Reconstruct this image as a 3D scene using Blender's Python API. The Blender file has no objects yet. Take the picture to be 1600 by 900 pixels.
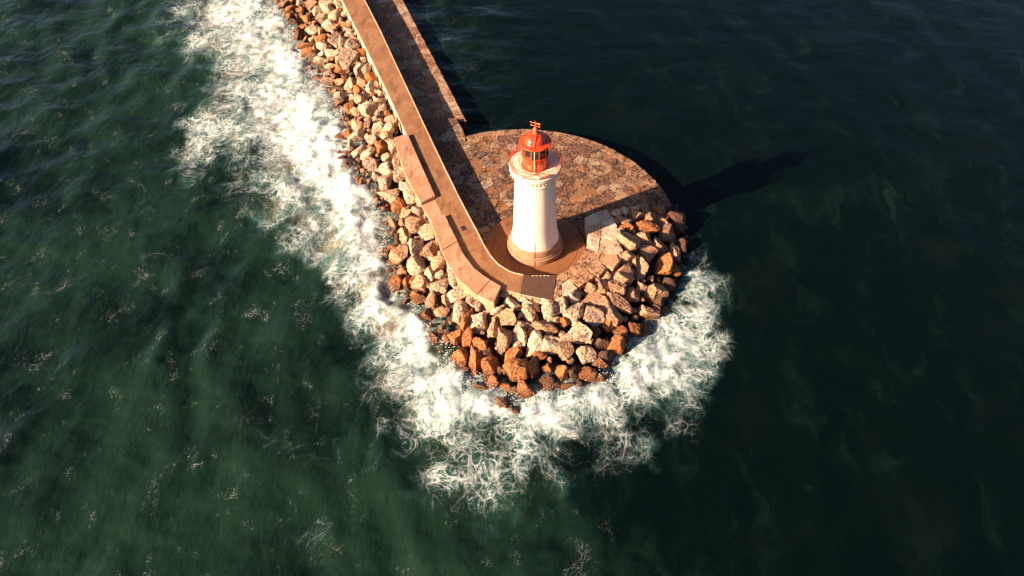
import bpy, bmesh, math, random
import numpy as np
from mathutils import Vector, Matrix

# ------------------------------------------------------------------ camera, sky, sun, exposure
scene = bpy.context.scene
FPX, PITCH, PX0 = 1186.0, math.radians(49.0), 834.0
SN, CS = math.sin(PITCH), math.cos(PITCH)
FWD = np.array([0.0, CS, -SN]); UPV = np.array([0.0, SN, CS]); RGT = np.array([1.0, 0.0, 0.0])
def ray(x, y): return FWD + RGT*((x-PX0)/FPX) + UPV*((450.0-y)/FPX)
CAM = np.array([0, 0, 2.6]) - ray(836, 384.7)*(FPX/10.65)
def at(x, y, z):
    """point of the place at height z that lies on the sight line through photo pixel x, y"""
    r = ray(x, y); return CAM + r*((z-CAM[2])/r[2])
def proj(P):
    v = np.asarray(P, float)-CAM; k = v@FWD
    return np.stack([PX0+FPX*(v@RGT)/k, 450-FPX*(v@UPV)/k], -1)

cd = bpy.data.cameras.new('camera'); cam = bpy.data.objects.new('camera', cd)
scene.collection.objects.link(cam); scene.camera = cam
cd.sensor_width = 36.0; cd.lens = 36.0*FPX/1600.0; cd.shift_x = (800-PX0)/1600.0
cd.clip_start = 1.0; cd.clip_end = 12000.0
cam.location = CAM.tolist(); cam.rotation_euler = (math.pi/2-PITCH, 0, 0)

SUN_EL, SUN_AZ = math.radians(24.0), math.radians(28.0)   # azimuth: how far the shadows turn away from +X towards +Y
world = bpy.data.worlds.new('World'); scene.world = world; world.use_nodes = True
wn = world.node_tree; bg = wn.nodes['Background']
sky = wn.nodes.new('ShaderNodeTexSky'); sky.sky_type = 'NISHITA'; sky.sun_disc = False
sky.sun_elevation = SUN_EL; sky.sun_rotation = math.pi+ (math.pi/2-SUN_AZ)
sky.air_density = 0.35; sky.dust_density = 1.6; sky.ozone_density = 0.0
wn.links.new(sky.outputs[0], bg.inputs[0]); bg.inputs[1].default_value = 0.05
sd = bpy.data.lights.new('sun', 'SUN'); sd.energy = 5.0; sd.angle = math.radians(0.55); sd.color = (1.0, 0.67, 0.42)
sun = bpy.data.objects.new('sun', sd); scene.collection.objects.link(sun)
LDIR = Vector((math.cos(SUN_EL)*math.cos(SUN_AZ), math.cos(SUN_EL)*math.sin(SUN_AZ), -math.sin(SUN_EL)))
sun.rotation_euler = LDIR.to_track_quat('-Z', 'Y').to_euler(); sun.location = (-80, -40, 60)
vs = scene.view_settings; vs.view_transform = 'Standard'; vs.look = 'None'; vs.gamma = 1.0; vs.exposure = 1.85
try: vs.use_curve_mapping = False
except Exception: pass
scene.cycles.max_bounces = 6; scene.cycles.use_denoising = True

C = scene.collection
RNG = np.random.default_rng(7); random.seed(7)

# ------------------------------------------------------------------ numpy noise
_perm = RNG.permutation(256); _perm = np.concatenate([_perm]*3)
_g = RNG.normal(size=(256, 3)); _g /= np.linalg.norm(_g, axis=1)[:, None]
def noise3(p):
    p = np.asarray(p, float); i = np.floor(p).astype(int); f = p-i; i &= 255
    u = f*f*f*(f*(f*6-15)+10); out = 0
    for dx in (0, 1):
        wx = u[:, 0] if dx else 1-u[:, 0]
        for dy in (0, 1):
            wy = u[:, 1] if dy else 1-u[:, 1]
            for dz in (0, 1):
                wz = u[:, 2] if dz else 1-u[:, 2]
                h = _perm[_perm[_perm[i[:, 0]+dx]+i[:, 1]+dy]+i[:, 2]+dz]
                g = _g[h]
                out = out + wx*wy*wz*(g[:, 0]*(f[:, 0]-dx)+g[:, 1]*(f[:, 1]-dy)+g[:, 2]*(f[:, 2]-dz))
    return out*1.5
def fbm(p, oct=4, gain=0.5):
    s, a, q = 0, 1.0, np.asarray(p, float)
    for _ in range(oct): s = s+a*noise3(q); q = q*2.03+17.3; a *= gain
    return s
def smooth(a, b, x):
    t = np.clip((x-a)/(b-a), 0, 1); return t*t*(3-2*t)

# ------------------------------------------------------------------ object helpers
def mesh_obj(name, verts, faces, mat, parent=None, smooth_shade=False):
    me = bpy.data.meshes.new(name); me.from_pydata([tuple(map(float, v)) for v in verts], [], [tuple(f) for f in faces])
    me.update()
    if smooth_shade: me.polygons.foreach_set('use_smooth', [True]*len(me.polygons))
    if mat: me.materials.append(mat)
    o = bpy.data.objects.new(name, me); C.objects.link(o); o.parent = parent
    return o
def tag(o, label=None, cat=None, group=None, kind=None):
    if label: o['label'] = label
    if cat: o['category'] = cat
    if group: o['group'] = group
    if kind: o['kind'] = kind
    return o
def empty(name, loc=(0, 0, 0)):
    o = bpy.data.objects.new(name, None); C.objects.link(o); o.location = loc; o.empty_display_size = 0.5; return o

class MB:
    def __init__(s): s.v, s.f = [], []
    def add(s, v, f):
        n = len(s.v); s.v += [tuple(map(float, p)) for p in v]; s.f += [tuple(i+n for i in q) for q in f]; return s
    def prism(s, poly, z0, z1, bevel=0.0, ztop=None):
        """poly: list of (x, y) counter-clockwise; z1 may be a list of heights per corner"""
        n = len(poly); P = np.array(poly, float)[:, :2]
        a = 0.5*np.sum(P[:, 0]*np.roll(P[:, 1], -1)-np.roll(P[:, 0], -1)*P[:, 1])
        if a < 0: P = P[::-1]
        zt = np.full(n, z1) if np.isscalar(z1) else np.array(z1 if a >= 0 else z1[::-1], float)
        b = bevel
        v = [(x, y, z0) for x, y in P]+[(P[i][0], P[i][1], zt[i]-b) for i in range(n)]
        f = [tuple(range(n-1, -1, -1))]
        f += [(i, (i+1) % n, n+(i+1) % n, n+i) for i in range(n)]
        if b > 0:
            I = inset(P, b)
            v += [(I[i][0], I[i][1], zt[i]) for i in range(n)]
            f += [(n+i, n+(i+1) % n, 2*n+(i+1) % n, 2*n+i) for i in range(n)]
            f.append(tuple(range(2*n, 3*n)))
        else: f.append(tuple(range(n, 2*n)))
        return s.add(v, f)
    def lathe(s, prof, n=64, c=(0, 0), cap=True, a0=0.0, a1=2*math.pi):
        full = abs(a1-a0-2*math.pi) < 1e-6; m = n if full else n+1
        v = [(c[0]+r*math.cos(a0+(a1-a0)*k/n), c[1]+r*math.sin(a0+(a1-a0)*k/n), z) for r, z in prof for k in range(m)]
        f = []
        for j in range(len(prof)-1):
            for k in range(n):
                k2 = (k+1) % m
                f.append((j*m+k, j*m+k2, (j+1)*m+k2, (j+1)*m+k))
        if cap and full:
            f.append(tuple(range(m-1, -1, -1))); L = (len(prof)-1)*m; f.append(tuple(range(L, L+m)))
        return s.add(v, f)
    def tube(s, pts, r, n=6, closed=False):
        P = [Vector(p) for p in pts]; N = len(P); v, f = [], []
        for i, p in enumerate(P):
            t = (P[(i+1) % N]-P[i-1]) if closed else (P[min(i+1, N-1)]-P[max(i-1, 0)])
            t.normalize(); a = t.cross(Vector((0, 0, 1)))
            if a.length < 1e-3: a = t.cross(Vector((1, 0, 0)))
            a.normalize(); b = t.cross(a)
            rr = r if np.isscalar(r) else r[i]
            v += [tuple(p+(a*math.cos(2*math.pi*k/n)+b*math.sin(2*math.pi*k/n))*rr) for k in range(n)]
        for i in range(N if closed else N-1):
            j = (i+1) % N
            f += [(i*n+k, i*n+(k+1) % n, j*n+(k+1) % n, j*n+k) for k in range(n)]
        if not closed: f += [tuple(range(n-1, -1, -1)), tuple(range((N-1)*n, N*n))]
        return s.add(v, f)
    def box(s, c, d, rz=0.0):
        x, y, z = d[0]/2, d[1]/2, d[2]/2; cr, sr = math.cos(rz), math.sin(rz)
        v = [(c[0]+px*cr-py*sr, c[1]+px*sr+py*cr, c[2]+pz) for px, py, pz in
             [(-x, -y, -z), (x, -y, -z), (x, y, -z), (-x, y, -z), (-x, -y, z), (x, -y, z), (x, y, z), (-x, y, z)]]
        return s.add(v, [(3, 2, 1, 0), (4, 5, 6, 7), (0, 1, 5, 4), (1, 2, 6, 5), (2, 3, 7, 6), (3, 0, 4, 7)])
    def build(s, name, mat, parent=None, sm=False):
        return mesh_obj(name, s.v, s.f, mat, parent, sm)

def inset(P, d):
    P = np.asarray(P, float); n = len(P); c = P.mean(0); out = []
    for i in range(n):
        a, b, e = P[i-1], P[i], P[(i+1) % n]
        u = b-a; u = u/(np.hypot(*u)+1e-9); w = e-b; w = w/(np.hypot(*w)+1e-9)
        n1 = np.array([-u[1], u[0]]); n2 = np.array([-w[1], w[0]]); m = n1+n2
        k = m@n1
        q = b+m*(d/max(k, 0.35))
        if np.hypot(*(q-b)) > np.hypot(*(c-b))*0.7: q = b+(c-b)*0.4
        out.append(q)
    return np.array(out)
def clip_half(poly, p, nrm):
    out = []
    for i in range(len(poly)):
        a, b = poly[i-1], poly[i]; da, db = (a-p)@nrm, (b-p)@nrm
        if (da <= 0) != (db <= 0): out.append(a+(b-a)*(da/(da-db)))
        if db <= 0: out.append(b)
    return out
def clip_convex(poly, conv):
    n = len(conv)
    for i in range(n):
        a, b = conv[i], conv[(i+1) % n]; d = b-a
        poly = clip_half(poly, a, np.array([d[1], -d[0]]))
        if len(poly) < 3: return []
    return poly
def ccw(P):
    P = np.array(P, float)
    return P if np.sum(P[:, 0]*np.roll(P[:, 1], -1)-np.roll(P[:, 0], -1)*P[:, 1]) > 0 else P[::-1]
def voronoi(seeds, conv, R=6.0):
    cells = []
    for i, s in enumerate(seeds):
        poly = [s+np.array(q) for q in ((-R, -R), (R, -R), (R, R), (-R, R))]
        dd = np.hypot(*(seeds-s).T)
        for j in np.argsort(dd)[1:26]:
            if dd[j] > 2*R: break
            poly = clip_half(poly, (s+seeds[j])/2, seeds[j]-s)
            if len(poly) < 3: break
        poly = clip_convex(poly, conv) if len(poly) >= 3 else []
        if len(poly) >= 3:
            q = [poly[0]]
            for p in poly[1:]:
                if np.hypot(*(p-q[-1])) > 0.12: q.append(p)
            if np.hypot(*(q[0]-q[-1])) < 0.12: q.pop()
            if len(q) >= 3: cells.append(np.array(q))
    return cells
def area(P): return 0.5*abs(np.sum(P[:, 0]*np.roll(P[:, 1], -1)-np.roll(P[:, 0], -1)*P[:, 1]))
def in_poly(P, poly):
    x, y = P[:, 0], P[:, 1]; r = np.zeros(len(P), bool); n = len(poly)
    for i in range(n):
        (x1, y1), (x2, y2) = poly[i-1][:2], poly[i][:2]
        if y1 == y2: continue
        r ^= ((y1 > y) != (y2 > y)) & (x < (x2-x1)*(y-y1)/(y2-y1)+x1)
    return r
def dist_line(P, L):
    """distance to a polyline and the interpolated third value of its nearest point"""
    best = np.full(len(P), 1e9); val = np.zeros(len(P))
    for a, b in zip(L[:-1], L[1:]):
        d = b[:2]-a[:2]; t = np.clip(((P-a[:2])@d)/(d@d+1e-9), 0, 1)
        q = a[:2]+t[:, None]*d; r = np.hypot(*(P-q).T); m = r < best
        best[m] = r[m]; val[m] = (a[2]+(b[2]-a[2])*t)[m]
    return best, val

# ------------------------------------------------------------------ materials
class NT:
    def __init__(s, name):
        s.m = bpy.data.materials.new(name); s.m.use_nodes = True; s.t = s.m.node_tree
        s.b = s.t.nodes['Principled BSDF']; s.out = s.t.nodes['Material Output']
    def n(s, typ, **kw):
        nd = s.t.nodes.new(typ)
        for k, v in kw.items(): setattr(nd, k, v)
        return nd
    def set(s, sock, v):
        if hasattr(v, 'is_output') or isinstance(v, bpy.types.NodeSocket): s.t.links.new(v, sock)
        elif isinstance(v, (tuple, list)) and len(v) == 3 and sock.type == 'RGBA': sock.default_value = (*v, 1)
        else: sock.default_value = v
    def math(s, op, a, b=None, c=None, clamp=False):
        nd = s.n('ShaderNodeMath', operation=op, use_clamp=clamp); s.set(nd.inputs[0], a)
        if b is not None: s.set(nd.inputs[1], b)
        if c is not None: s.set(nd.inputs[2], c)
        return nd.outputs[0]
    def vmath(s, op, a, b=None, scale=None):
        nd = s.n('ShaderNodeVectorMath', operation=op); s.set(nd.inputs[0], a)
        if b is not None: s.set(nd.inputs[1], b)
        if scale is not None: s.set(nd.inputs['Scale'], scale)
        return nd.outputs[0]
    def noise(s, vec, scale, detail=4, rough=0.55, dist=0.0, color=False):
        nd = s.n('ShaderNodeTexNoise'); s.set(nd.inputs['Vector'], vec); nd.inputs['Scale'].default_value = scale
        nd.inputs['Detail'].default_value = detail; nd.inputs['Roughness'].default_value = rough; nd.inputs['Distortion'].default_value = dist
        return nd.outputs['Color' if color else 'Fac']
    def vor(s, vec, scale, feature='F1', out='Distance', rnd=1.0):
        nd = s.n('ShaderNodeTexVoronoi', feature=feature); s.set(nd.inputs['Vector'], vec); nd.inputs['Scale'].default_value = scale
        nd.inputs['Randomness'].default_value = rnd
        return nd.outputs[out]
    def ramp(s, fac, lo, hi, a=0.0, b=1.0, smooth=True):
        nd = s.n('ShaderNodeMapRange', interpolation_type='SMOOTHSTEP' if smooth else 'LINEAR')
        s.set(nd.inputs[0], fac); s.set(nd.inputs[1], lo); s.set(nd.inputs[2], hi); s.set(nd.inputs[3], a); s.set(nd.inputs[4], b)
        return nd.outputs[0]
    def mix(s, fac, a, b, mode='MIX'):
        nd = s.n('ShaderNodeMix', data_type='RGBA', blend_type=mode); s.set(nd.inputs[0], fac); s.set(nd.inputs[6], a); s.set(nd.inputs[7], b)
        return nd.outputs[2]
    def bump(s, h, strength=0.5, dist=0.1, normal=None):
        nd = s.n('ShaderNodeBump'); nd.inputs['Strength'].default_value = strength; nd.inputs['Distance'].default_value = dist
        s.set(nd.inputs['Height'], h)
        if normal is not None: s.set(nd.inputs['Normal'], normal)
        return nd.outputs[0]
    def pos(s): return s.n('ShaderNodeNewGeometry').outputs['Position']
    def rnd(s): return s.n('ShaderNodeObjectInfo').outputs['Random']
    def done(s, color=None, rough=None, normal=None, **kw):
        if color is not None: s.set(s.b.inputs['Base Color'], color)
        if rough is not None: s.set(s.b.inputs['Roughness'], rough)
        if normal is not None: s.set(s.b.inputs['Normal'], normal)
        for k, v in kw.items(): s.set(s.b.inputs[k], v)
        return s.m

def rock_mat(name, base, second, dark=(0.10, 0.045, 0.025)):
    t = NT(name); p = t.pos(); r = t.rnd()
    off = t.n('ShaderNodeCombineXYZ'); t.set(off.inputs[0], t.math('MULTIPLY', r, 53.0)); t.set(off.inputs[1], t.math('MULTIPLY', r, 91.0))
    q = t.vmath('ADD', p, off.outputs[0])
    n1 = t.noise(q, 0.9, 5, 0.65); n2 = t.noise(q, 4.5, 5, 0.7); n3 = t.noise(q, 2.2, 3, 0.6, 1.0)
    col = t.mix(t.ramp(n1, 0.38, 0.64), base, second)
    col = t.mix(t.ramp(n3, 0.56, 0.72, 0, 0.6), col, (0.44, 0.18, 0.06))            # iron stains
    pits = t.ramp(t.math('ADD', n2, t.math('MULTIPLY', t.math('SUBTRACT', n1, 0.5), 0.5)), 0.36, 0.50, 1, 0)
    col = t.mix(t.math('MULTIPLY', pits, 0.8), col, dark)
    val = t.math('ADD', 0.66, t.math('MULTIPLY', r, 0.52))
    col = t.mix(1.0, col, t.n('ShaderNodeCombineColor').outputs[0], 'MULTIPLY') if False else t.vmath('SCALE', col, scale=val)
    z = t.n('ShaderNodeSeparateXYZ'); t.set(z.inputs[0], p)                             # the tide keeps the lowest metre wet
    wet = t.ramp(t.math('ADD', z.outputs[2], t.math('MULTIPLY', t.math('SUBTRACT', n1, 0.5), 1.6)), 0.35, 1.5, 1, 0)
    wcol = t.mix(t.ramp(n3, 0.4, 0.6), (0.20, 0.078, 0.028), (0.06, 0.028, 0.016))
    col = t.mix(t.math('MULTIPLY', wet, 0.92), col, wcol)
    h = t.math('ADD', t.math('MULTIPLY', n1, 1.2), t.math('MULTIPLY', n2, 0.7))
    h = t.math('SUBTRACT', h, t.math('MULTIPLY', pits, 0.35))
    nb = t.bump(h, 1.0, 0.3)
    return t.done(col, t.ramp(wet, 0, 1, 0.92, 0.28), nb)

def pave_mat(name, cols, pitcol=(0.045, 0.022, 0.015), pits=1.0, val=0.66, mott=1.0):
    t = NT(name); p = t.pos(); r = t.rnd()
    cr = t.n('ShaderNodeValToRGB'); cr.color_ramp.interpolation = 'CONSTANT'
    for i, c in enumerate(cols):
        e = cr.color_ramp.elements[i] if i < 2 else cr.color_ramp.elements.new(i/len(cols))
        e.position = i/len(cols); e.color = (*c, 1)
    t.set(cr.inputs[0], r)
    n1 = t.noise(p, 0.5, 6, 0.68, 0.5); n2 = t.noise(p, 2.2, 6, 0.74, 0.4); n3 = t.noise(p, 0.20, 4, 0.62)
    col = t.mix(t.ramp(n1, 0.42, 0.62, 0, 0.8*mott), cr.outputs[0], (0.17, 0.075, 0.038))
    col = t.mix(t.ramp(n2, 0.51, 0.62, 0, 0.8), col, (0.50, 0.33, 0.22))
    col = t.mix(t.ramp(t.noise(p, 1.1, 4, 0.6, 0.8), 0.60, 0.72, 0, 0.8*mott), col, (0.36, 0.13, 0.04))
    pm = t.math('MULTIPLY', t.ramp(n2, 0.40, 0.50, 1, 0), t.ramp(n1, 0.44, 0.58))
    pm = t.math('ADD', pm, t.math('MULTIPLY', t.ramp(t.noise(p, 5.5, 3, 0.6), 0.33, 0.40, 1, 0), t.ramp(n3, 0.38, 0.58)), clamp=True)
    pm = t.math('MULTIPLY', pm, pits)
    col = t.vmath('SCALE', t.mix(pm, col, pitcol), scale=val)
    h = t.math('SUBTRACT', t.math('ADD', t.math('MULTIPLY', n2, 0.8), n1), pm)
    return t.done(col, 0.9, t.bump(h, 0.9, 0.2))

def concrete_mat(name, a, b, stain, scale=0.5, bstr=0.25, rough=0.88):
    t = NT(name); p = t.pos()
    n1 = t.noise(p, scale, 6, 0.62, 0.4); n2 = t.noise(p, scale*7, 5, 0.65); n3 = t.noise(t.vmath('MULTIPLY', p, (1.0, 0.35, 1.0)), scale*2.3, 5, 0.7)
    col = t.mix(t.ramp(n1, 0.42, 0.58), a, b)
    col = t.mix(t.ramp(n3, 0.50, 0.66, 0, 0.85), col, stain)
    col = t.mix(t.ramp(n2, 0.56, 0.75, 0, 0.35), col, tuple(x*0.5 for x in stain))
    wv = t.vmath('ADD', p, t.vmath('SCALE', t.noise(p, 1.0, 4, 0.6, color=True), scale=0.5))
    crack = t.math('MULTIPLY', t.ramp(t.vor(wv, 0.16, 'DISTANCE_TO_EDGE'), 0.0, 0.007, 1, 0), t.ramp(t.noise(p, 0.15, 2), 0.5, 0.6))
    speck = t.ramp(t.noise(p, 2.4, 5, 0.75), 0.62, 0.72, 0, 0.6)
    col = t.mix(t.math('MAXIMUM', crack, speck), col, tuple(x*0.45 for x in stain))
    h = t.math('ADD', n1, t.math('MULTIPLY', n2, 0.5))
    return t.done(col, rough, t.bump(h, bstr, 0.08))

M = {}
M['pale'] = rock_mat('limestone_pale', (0.76, 0.59, 0.46), (0.63, 0.40, 0.25))
M['tan'] = rock_mat('limestone_tan', (0.64, 0.42, 0.28), (0.49, 0.25, 0.13))
M['orange'] = rock_mat('limestone_orange', (0.52, 0.205, 0.070), (0.37, 0.125, 0.040))
M['brown'] = rock_mat('limestone_brown_shade', (0.58, 0.35, 0.225), (0.43, 0.22, 0.12))  # brown tone carries the shade of the right apron in its colour
M['dark'] = rock_mat('limestone_dark_shade', (0.15, 0.075, 0.045), (0.09, 0.045, 0.03))  # wet stone and crevice shade, both put into one dark colour
M['core'] = concrete_mat('core_gap_shade', (0.07, 0.04, 0.028), (0.04, 0.025, 0.018), (0.03, 0.02, 0.015), 0.8, 1.0)  # near-black colour stands for the shade deep between the boulders
M['pave'] = pave_mat('paving_stone', mott=.7, val=.64, cols= [(0.34, 0.19, 0.12), (0.20, 0.085, 0.05), (0.44, 0.27, 0.17), (0.13, 0.06, 0.04), (0.40, 0.18, 0.08), (0.52, 0.39, 0.30), (0.28, 0.14, 0.085), (0.18, 0.08, 0.05), (0.42, 0.28, 0.19), (0.36, 0.145, 0.06)])
M['quay'] = pave_mat('quay_stone', [(0.34, 0.18, 0.11), (0.26, 0.13, 0.08), (0.40, 0.26, 0.18), (0.22, 0.11, 0.07), (0.32, 0.16, 0.09), (0.48, 0.36, 0.27)], pits=0.6, val=.85, mott=.6)
M['coping'] = pave_mat('coping_stone', [(0.40, 0.23, 0.135), (0.36, 0.20, 0.12), (0.43, 0.26, 0.16)], pits=0.7, val=.66)
M['rim'] = pave_mat('rim_stone', [(0.52, 0.37, 0.26), (0.48, 0.30, 0.19), (0.45, 0.25, 0.14)], pits=0.7, val=1.0, mott=.4)
M['rim_orange'] = pave_mat('rim_stone_orange', [(0.46, 0.24, 0.125), (0.44, 0.25, 0.15)], (0.10, 0.04, 0.02), pits=1.0, val=1.0, mott=.6)
M['rim_pale'] = pave_mat('rim_stone_pale', [(0.58, 0.47, 0.37), (0.54, 0.42, 0.33)], pits=0.4, val=1.05, mott=.25)
M['mortar'] = concrete_mat('mortar_bed', (0.10, 0.06, 0.04), (0.07, 0.04, 0.028), (0.05, 0.03, 0.02), 0.8, 0.5)
M['walk'] = concrete_mat('walkway_concrete', (0.265, 0.140, 0.070), (0.215, 0.100, 0.046), (0.13, 0.054, 0.026), 0.28)
M['patch'] = concrete_mat('dark_concrete_patch', (0.075, 0.036, 0.026), (0.068, 0.032, 0.023), (0.055, 0.026, 0.018), 0.6)
M['parapet'] = concrete_mat('parapet_pink_concrete', (0.42, 0.255, 0.17), (0.37, 0.195, 0.115), (0.20, 0.085, 0.045), 0.35, 0.4)
M['wallface'] = concrete_mat('wall_face_stone', (0.60, 0.48, 0.36), (0.52, 0.38, 0.26), (0.40, 0.25, 0.15), 0.6, 0.5)
M['apron'] = concrete_mat('apron_concrete', (0.24, 0.10, 0.040), (0.20, 0.080, 0.031), (0.12, 0.046, 0.019), 0.22, 0.2)
M['plinth'] = concrete_mat('plinth_stone', (0.34, 0.19, 0.12), (0.29, 0.155, 0.092), (0.20, 0.10, 0.056), 0.7, 0.25)
M['hole'] = concrete_mat('dark_hole', (0.02, 0.012, 0.01), (0.015, 0.01, 0.008), (0.01, 0.008, 0.006), 1.0)  # shade inside the openings, painted as near-black

t = NT('white_tower_paint'); p = t.pos()
n1 = t.noise(t.vmath('MULTIPLY', p, (1.0, 1.0, 0.25)), 0.9, 6, 0.65); n2 = t.noise(p, 5.0, 4, 0.6)
col = t.mix(t.ramp(n1, 0.5, 0.75, 0, 0.6), (0.84, 0.67, 0.545), (0.68, 0.51, 0.39))
M['white'] = t.done(col, 0.6, t.bump(t.math('ADD', n1, t.math('MULTIPLY', n2, 0.5)), 0.25, 0.05))
t = NT('cream_gallery_paint'); p = t.pos(); n1 = t.noise(p, 1.6, 5, 0.65)
M['cream'] = t.done(t.mix(t.ramp(n1, 0.45, 0.72, 0, 0.8), (0.78, 0.65, 0.52), (0.66, 0.47, 0.32)), 0.65, t.bump(n1, 0.2, 0.04))
t = NT('orange_red_paint'); p = t.pos(); n1 = t.noise(p, 2.4, 5, 0.6)
M['red'] = t.done(t.mix(t.ramp(n1, 0.42, 0.7, 0, 0.5), (0.56, 0.050, 0.008), (0.44, 0.04, 0.01)), 0.34, t.bump(n1, 0.08, 0.03), **{'Coat Weight': 0.25, 'Coat Roughness': 0.25})
t = NT('faded_red_paint'); p = t.pos(); n1 = t.noise(p, 2.0, 4, 0.6)
M['redfade'] = t.done(t.mix(t.ramp(n1, 0.4, 0.7, 0, 0.7), (0.62, 0.11, 0.03), (0.52, 0.16, 0.06)), 0.5)
t = NT('lantern_glass'); M['glass'] = t.done((0.015, 0.012, 0.01), 0.06, None, **{'Specular IOR Level': 0.6})
t = NT('lens_brass'); M['lens'] = t.done((0.30, 0.16, 0.06), 0.3, None, Metallic=0.6)
t = NT('dark_iron'); M['iron'] = t.done((0.10, 0.05, 0.035), 0.6)

# ------------------------------------------------------------------ outlines of the mole (photo pixels set on their heights)
ZW, ZP, ZQ, ZR, ZPAR = 4.45, 2.35, 1.75, 2.6, 4.92       # walkway, platform, quay, tower apron, parapet tops
def pl(pts, z): return np.array([at(x, y, z) for x, y in pts])
Lpx = [(536.7, 4), (557.8, 46.7), (584.4, 100), (608.9, 151), (630.5, 199), (656, 255), (680, 308), (694.2, 338), (711.1, 372.5), (723.6, 399), (739.6, 421.4), (755.6, 434.8), (782.3, 450.7), (800, 455.2), (813, 458.6)]
Rpx = [(570, 0), (595.6, 50), (620, 103), (642.2, 150), (664.8, 199), (690, 252), (715.5, 304), (730, 332), (745, 359.5), (756.5, 383), (768, 401), (779, 413), (796, 423.6), (806, 427), (817.8, 429.3)]
L0, R0 = pl(Lpx, ZW), pl(Rpx, ZW)
dirw = (L0[6]-L0[0]); dirw[2] = 0; dirw /= np.linalg.norm(dirw)
far = [L0[0]-dirw*k for k in (90, 60, 40, 25, 12)]; farR = [R0[0]-dirw*k for k in (90, 60, 40, 25, 12)]
LW, RW = np.array(far+list(L0)), np.array(farR+list(R0))

# ------------------------------------------------------------------ breakwater mound: height between the wall foot and the waterline
Wpx = [(530, -2, 3.5), (570, 88, 3.5), (612, 178, 3.5), (612, 217, 3.6), (634, 283, 3.7), (652, 316, 3.8), (667, 342, 3.8), (688, 393, 3.8), (700, 421, 3.8), (735, 462, 3.7), (768, 481, 3.6), (786, 460, 3.7), (817, 466, 3.7), (863, 475, 3.7), (884, 464, 3.9), (905, 447, 3.9), (931, 433, 3.9), (948, 420, 3.9), (969, 407, 3.9), (974, 393, 4.2), (966, 356, 4.3), (958, 340, 4.3), (990, 327, 4.0), (1046, 322, 2.8)]
Tpx = [(424, -5), (436, 20), (450, 40), (462, 70), (474, 95), (495, 118), (520, 145), (528, 180), (524, 220), (520, 262), (560, 300), (595, 330), (604, 370), (604, 425), (618, 460), (655, 480), (668, 520), (700, 552), (716, 582), (760, 602), (790, 630), (830, 628), (870, 612), (935, 603), (985, 566), (1030, 500), (1064, 445), (1078, 390), (1074, 340), (1052, 316)]
WL = np.array([at(x, y, z) for x, y, z in Wpx]); TL = np.array([at(x, y, 0.0) for x, y in Tpx])
WL = np.vstack([[WL[0]-dirw*k for k in (88, 45)], WL]); TL = np.vstack([[TL[0]-dirw*k for k in (88, 45)], TL])
MOUND = np.vstack([WL, TL[::-1]])
def mound_z(P):
    dw, zw = dist_line(P, WL); dt, _ = dist_line(P, TL)
    inside = in_poly(P, MOUND[:, :2])
    tt = dw/(dw+dt+1e-6); z = zw*(1-tt)+0.05*tt
    return np.where(inside, z, np.where(dt < dw, -0.35-0.25*dt, zw)), inside, dw, dt

# ------------------------------------------------------------------ sea
def axis(lo, hi, step, outer):
    a = list(np.arange(lo, hi+step, step)); g = step; x = hi; r = []
    while x < outer: g *= 1.22; x += g; r.append(x)
    g = step; x = lo; l = []
    while x > -outer: g *= 1.22; x -= g; l.append(x)
    return np.array(l[::-1]+a+r)
XS, YS = axis(-114, 114, 0.32, 4500), axis(-52, 84, 0.32, 4500)
gx, gy = np.meshgrid(XS, YS); SP = np.stack([gx.ravel(), gy.ravel()], 1)
near = (np.abs(SP[:, 0]) < 135) & (SP[:, 1] > -75) & (SP[:, 1] < 130)
NP_ = SP[near]; N3 = np.c_[NP_, np.zeros(len(NP_))]
dT, _ = dist_line(NP_, TL)
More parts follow.
